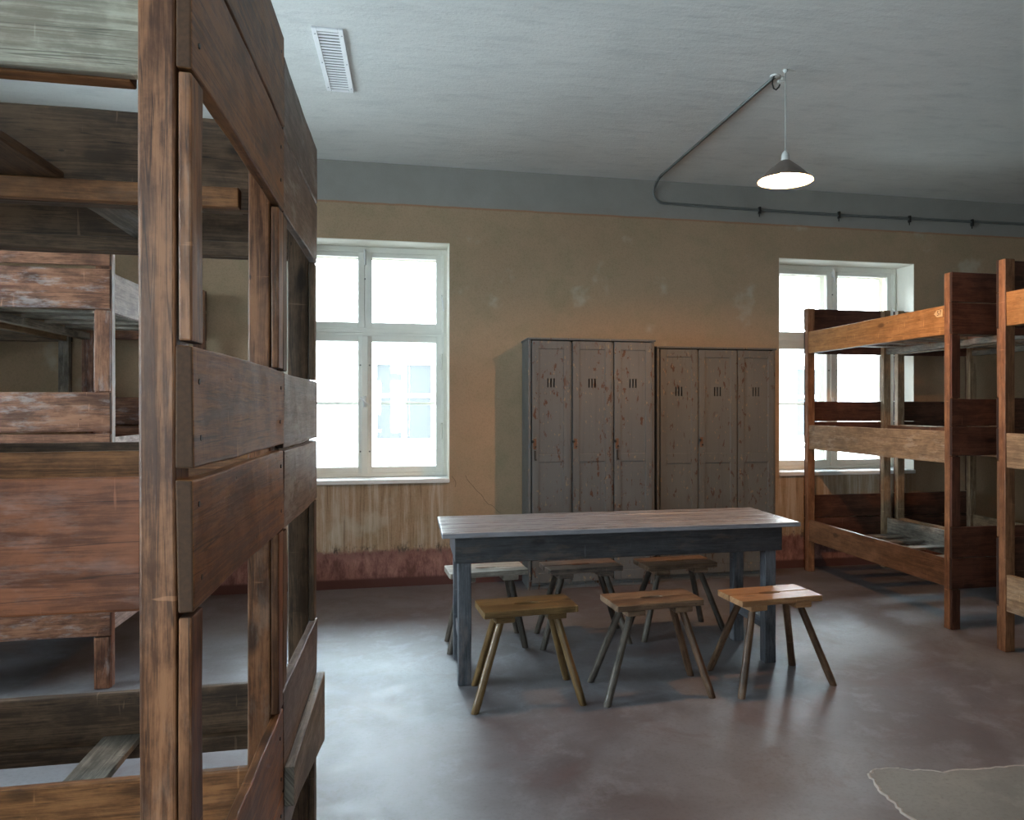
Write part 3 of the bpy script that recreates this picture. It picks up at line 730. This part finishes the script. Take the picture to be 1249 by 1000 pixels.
# left foreground pair, ends facing the aisle
ZA = [(0.31,0.503),(0.503,0.700),(1.118,1.305),(1.314,1.489),(1.862,2.055),(2.058,2.275)]
A, bxA = bunk('nearest left bunk, tall brown foreground bunk with a pale grey top rail', (-0.290, 1.148), 'x', 1.90, .79,
     dict(post='post_brown', filler='post_brown', end='end_brown', rail='dark_brown', rail00='end_brown', rail01='red_brown', rail02='pale_grey',
          rail10='end_brown', rail11='end_brown', rail12='dark_brown', ledger='end_brown', slat='dark_brown'),
     ZA, [(0.385,0.575),(1.125,1.306),(1.852,2.060)], PW=.047, PD=.065, H=2.28, slats={0: [1.3, 1.6], 1: [.5, .9, 1.3, 1.6], 2: [.45, .80, 1.2, 1.55]})
B, bxB = bunk('narrower left bunk behind the nearest one, with a loose plank nailed low on its end', (-0.292, 1.950), 'x', 1.90, .675,
     dict(post='dark_brown', filler='dark_brown', end='end_grey', rail='dark_brown', ledger='dark_brown', slat='slat_grey'),
     [(0.36,0.545),(0.545,0.730),(1.110,1.300),(1.303,1.487),(1.862,2.050),(2.053,2.235)], [(0.350,0.540),(1.12,1.298),(1.868,2.05)], PW=.06, PD=.06, H=2.24,
     slats={0: [.50, 1.35], 1: [.5, .9, 1.3, 1.6], 2: [.42, 1.0, 1.4]})
mb = MB()
mb.prism([(1.952, .455), (1.952, .548), (2.630, .552), (2.630, .33)], -.291, -.268, 0, lambda a, b, z: (z, a, b))
mb.build('loose_plank', M['slat_grey'], B, .003, label='tapering grey plank nailed over the low end boards')
C_, bxC = bunk('left rear bunk with paint-splashed pine end boards, seen through the foreground bunk', (-2.262, 4.292), 'y', 1.885, .800,
     dict(post='pine_worn', filler='pine_worn', end='pine_worn', rail='tan_rail', rail12='lit_pink', rail11='lit_pink', rail10='lit_pink', ledger='slat_grey', slat='slat_grey'),
     [(0.262,0.450),(0.453,0.640),(1.088,1.276),(1.281,1.482),(1.892,2.098),(2.108,2.262)], [(0.275,0.45),(1.07,1.255),(1.885,2.087)], PD=.075)

bunk('rear bunk to the left of the paint-splashed one, glimpsed through its open tiers', (-3.145, 4.292), 'y', 1.885, .800,
     dict(post='slat_grey', filler='dark_brown', end='dark_brown', rail='tan_rail', ledger='slat_grey', slat='slat_grey'), ZE, ZRL)

for (a_, b_) in ZA:
    for y_ in (1.186, 1.888):
        for q_ in (.27, .74):
            z_ = a_+(b_-a_)*q_+random.uniform(-.012, .012); yy = y_+random.uniform(-.008, .008)
            MB().tube([(-.293, yy, z_), (-.2878, yy, z_)], .0042, 8).build('nail', M['iron'], A)

# ================================================================== TABLE
T = thing('table', 'long dark grey painted wooden table with worn top in the middle of the room', 'table', (1.12, 4.19, 0), 0)
XA, XB, YA, YB, ZT = .156, 2.088, 3.898, 4.545, .780
ys = [YA, YA+.165, YA+.325, YA+.49, YB]
for i in range(4):
    MB().box(XA+random.uniform(-.002,.002), XB+random.uniform(-.002,.002), ys[i]+.0008, ys[i+1]-.0008, ZT-.026, ZT, n=12, jit=.0008).build('tabletop_board', M['table_top'], T, .005, seg=3)
AX0, AX1, AY0, AY1 = .222, 1.995, 3.935, 4.475
MB().box(AX0, AX1, AY0, AY0+.024, .622, .754, n=10, jit=.001).build('apron', M['table_paint'], T, .003)
MB().box(AX0, AX1, AY1-.024, AY1, .622, .754, n=10, jit=.001).build('apron', M['table_paint'], T, .003)
MB().box(AX0, AX0+.024, AY0+.024, AY1-.024, .622, .754).build('apron', M['table_leg'], T, .003)
MB().box(AX1-.024, AX1, AY0+.024, AY1-.024, .622, .754).build('apron', M['table_paint'], T, .003)
lw = .066
for (x, y, m_) in ((.238, AY0+.025, 'table_leg'), (.238, AY1-.025-lw, 'table_leg'), (1.905, AY0+.025, 'table_leg'), (1.905, AY1-.025-lw, 'table_leg')):
    MB().box(x, x+lw, y, y+lw, 0, .753, n=6, jit=.0012).build('leg', M[m_], T, .005)
for x in (.250, 1.918):
    MB().box(x, x+.04, AY0+.025+lw, AY1-.025-lw, .175, .235).build('stretcher', M['table_leg'], T, .004)

# ================================================================== STOOLS
def stool(label, cx, cy, rot, feet, ms, ml, gap=.0012, mlegs=None, W=.462, D=.262, Z=.455):
    t = thing('stool', label, 'stool', (cx, cy, 0), math.radians(rot), 'wooden stools around the table')
    ca, sa = math.cos(math.radians(rot)), math.sin(math.radians(rot))
    def wp(x, y): return (cx+x*ca-y*sa, cy+x*sa+y*ca)
    th = .030
    # two seat boards; the hand hole is cut half from each
    hw, hd = .060, .019
    for s in (-1, 1):
        y0 = s*gap; y1 = s*D/2
        hole = [(hw*math.cos(a), s*hd*math.sin(a)) for a in [PI*k/12 for k in range(13)]]   # +x to -x
        poly = [(-W/2, y0)] + [(-hw-.0001, y0)] + [(x, y0+y) for x, y in hole[::-1]][1:-1] + [(hw+.0001, y0), (W/2, y0), (W/2, y1*.8), (W/2-.004, y1), (-W/2+.004, y1), (-W/2, y1*.8)]
        mb = MB(); mb.prism(poly, Z-th, Z, 0, lambda x, y, z: (*wp(x, y), z))
        mb.build('seat_board', M[ms], t, .0035)
    for s in (-1, 1):
        x0 = s*(W/2-.105)
        mb = MB(); mb.prism([(x0-.047, -D/2+.012), (x0+.047, -D/2+.012), (x0+.047, D/2-.012), (x0-.047, D/2-.012)], Z-th-.030, Z-th, 0, lambda x, y, z: (*wp(x, y), z))
        mb.build('cleat', M[ms], t, .006)
    tops = [(-W/2+.100, -.062), (W/2-.100, -.062), (W/2-.100, .062), (-W/2+.100, .062)]
    for (tx, ty), (fx, fy), k in zip(tops, feet, range(4)):
        X, Y = wp(tx, ty); a = Vector((X, Y, Z-th-.010)); b = Vector((fx, fy, 0.0))
        d = (b-a)
        mb = MB(); m = M[ml if mlegs is None else mlegs[k]]
        mb.tube([a, a+d*.12, a+d*.5, a+d*.9, b+Vector((0,0,0.001))], .0175, 12, r1=.0195)
        for vtx in mb.v[-12:]: vtx[2] = 0.0
        mb.build('leg', m, t, smooth=True, bevel=.002)
    return t
def feet4(fl, fr, br, bl): return [fl, fr, br, bl]
stool('amber brown stool at the left end of the near row, beside the table leg', .552, 3.755, 5, feet4((.292,3.592),(.80,3.590),(.792,3.945),(.322,3.960)), 'stool_amber', 'stool_amber')
stool('brown stool with grey legs, middle of the near row', 1.186, 3.745, 5, feet4((.905,3.545),(1.432,3.550),(1.44,3.870),(.905,3.885)), 'stool_brown', 'leg_grey', gap=.002, mlegs=['leg_grey','leg_brown','leg_brown','leg_grey'])
stool('stool tinted bright lamplight orange with a long crack in its seat, right end of the near row', 1.806, 3.705, 5, feet4((1.565,3.508),(2.095,3.580),(2.038,3.905),(1.568,3.925)), 'stool_lamplit', 'leg_brown', gap=.0045)
stool('worn stool, tinted pale for window light, behind the left table leg', .442, 4.640, 5, feet4((.225,4.495),(.662,4.525),(.655,4.830),(.222,4.750)), 'stool_lit_worn', 'leg_grey')
stool('dark grey stool in the middle of the far row, partly under the table', 1.016, 4.625, 5, feet4((.755,4.458),(1.280,4.470),(1.29,4.80),(.772,4.800)), 'stool_dark', 'leg_grey', gap=.004)
stool('brown stool at the right end of the far row, before the right lockers', 1.610, 4.605, 4, feet4((1.375,4.485),(1.932,4.600),(1.872,4.830),(1.36,4.790)), 'stool_brown', 'leg_grey', gap=.002)

# ================================================================== LOCKERS
def locker(label, x0, x1, yf, H, mat, doors, slot_z, rail_z, latch, side=.028):
    t = thing('locker_cabinet', label, 'locker', ((x0+x1)/2, (yf+YW)/2, 0), 0)
    yb = YW-.012
    mb = MB()
    mb.box(x0, x0+.022, yf, yb, 0, H-.012); mb.box(x1-.022, x1, yf, yb, 0, H-.012)
    mb.box(x0+.022, x1-.022, yf+.004, yb, .03, .07); mb.box(x0+.022, x1-.022, yb-.012, yb, 0, H-.03)
    mb.box(x0+.022, x1-.022, yf+.012, yf+.03, 0, .032)
    for a, b in zip(doors[:-1], doors[1:]): mb.box((a[1]+b[0])/2-.010, (a[1]+b[0])/2+.010, yf+.004, yb-.012, .07, H-.03)
    mb.build('carcass', M[mat], t, .003)
    MB().box(x0-.008, x1+.008, yf-.012, yb, H-.016, H).build('top_board', M[mat], t, .004)
    MB().box(x0+.024, x1-.024, yf+.03, yf+.033, .07, H-.03).build('interior_shade_sheet', M['black'], t)  # black sheet paints the unlit inside seen through the slots
    for k, (a, b) in enumerate(doors):
        z0, z1 = .055, H-.024
        d = MB(); st = .052; y0, y1 = yf-.016, yf+.003
        ra, rb = rail_z
        d.box(a, a+st, y0, y1, z0, z1, jit=.0004); d.box(b-st, b, y0, y1, z0, z1, jit=.0004)
        d.box(a+st, b-st, y0, y1, z1-.062, z1, axis=0); d.box(a+st, b-st, y0, y1, z0, z0+.075, axis=0); d.box(a+st, b-st, y0, y1, ra, rb, axis=0)
        do = d.build('door', M[mat], t, .0025)
        # upper panel with three slots, lower panel
        p = MB(); py0, py1 = yf-.008, yf+.001
        xc = (a+b)/2; sz0, sz1 = slot_z; sw, sg = .0105, .0245
        e = [a+st, xc-sg-sw/2, xc-sg+sw/2, xc-sw/2, xc+sw/2, xc+sg-sw/2, xc+sg+sw/2, b-st]
        for i in (0, 2, 4, 6): p.box(e[i], e[i+1], py0, py1, sz0, sz1)
        p.box(a+st, b-st, py0, py1, rb, sz0, axis=2); p.box(a+st, b-st, py0, py1, sz1, z1-.062, axis=2)
        p.build('upper_panel', M[mat], do)
        MB().box(a+st, b-st, py0, py1, z0+.075, ra, axis=2).build('lower_panel', M[mat], do)
        if latch[k]:
            h = MB(); lx = a+.020
            h.box(lx-.012, lx+.012, y0-.003, y0, 1.085, 1.165); h.build('lock_plate', M['rust'], do)
            h = MB(); h.tube([(lx-.012, y0-.004, 1.145), (lx-.018, y0-.022, 1.145)], .011, 10); h.tube([(lx+.006, y0-.002, 1.105), (lx+.006, y0-.018, 1.105)], .006, 8)
            h.build('knob', M['iron'], do, smooth=True)
        if latch[k] == 2:
            h = MB(); lx = a+.022
            h.box(lx-.007, lx+.007, y0-.008, y0-.001, 1.005, 1.075); h.box(lx-.004, lx+.012, y0-.012, y0-.002, .998, 1.012); h.build('hasp', M['iron'], do, .002)
        h = MB()
        for zz in (.25, 1.55): h.tube([(b-.003, y0-.003, zz), (b-.003, y0-.003, zz+.06)], .005, 8)
        h.build('hinge', M[mat], do, smooth=True)
    return t
locker('taller left grey locker cabinet of three chipped panelled doors', .890, 1.905, 5.935, 1.945, 'locker', [(.918,1.216),(1.238,1.548),(1.572,1.878)], (1.562,1.632), (.985,1.045), [2,1,2])
locker('lower right grey-brown locker cabinet of three doors beside the right window', 1.950, 2.985, 6.010, 1.902, 'locker2', [(1.975,2.290),(2.304,2.630),(2.646,2.965)], (1.500,1.575), (.955,1.035), [0,1,0])
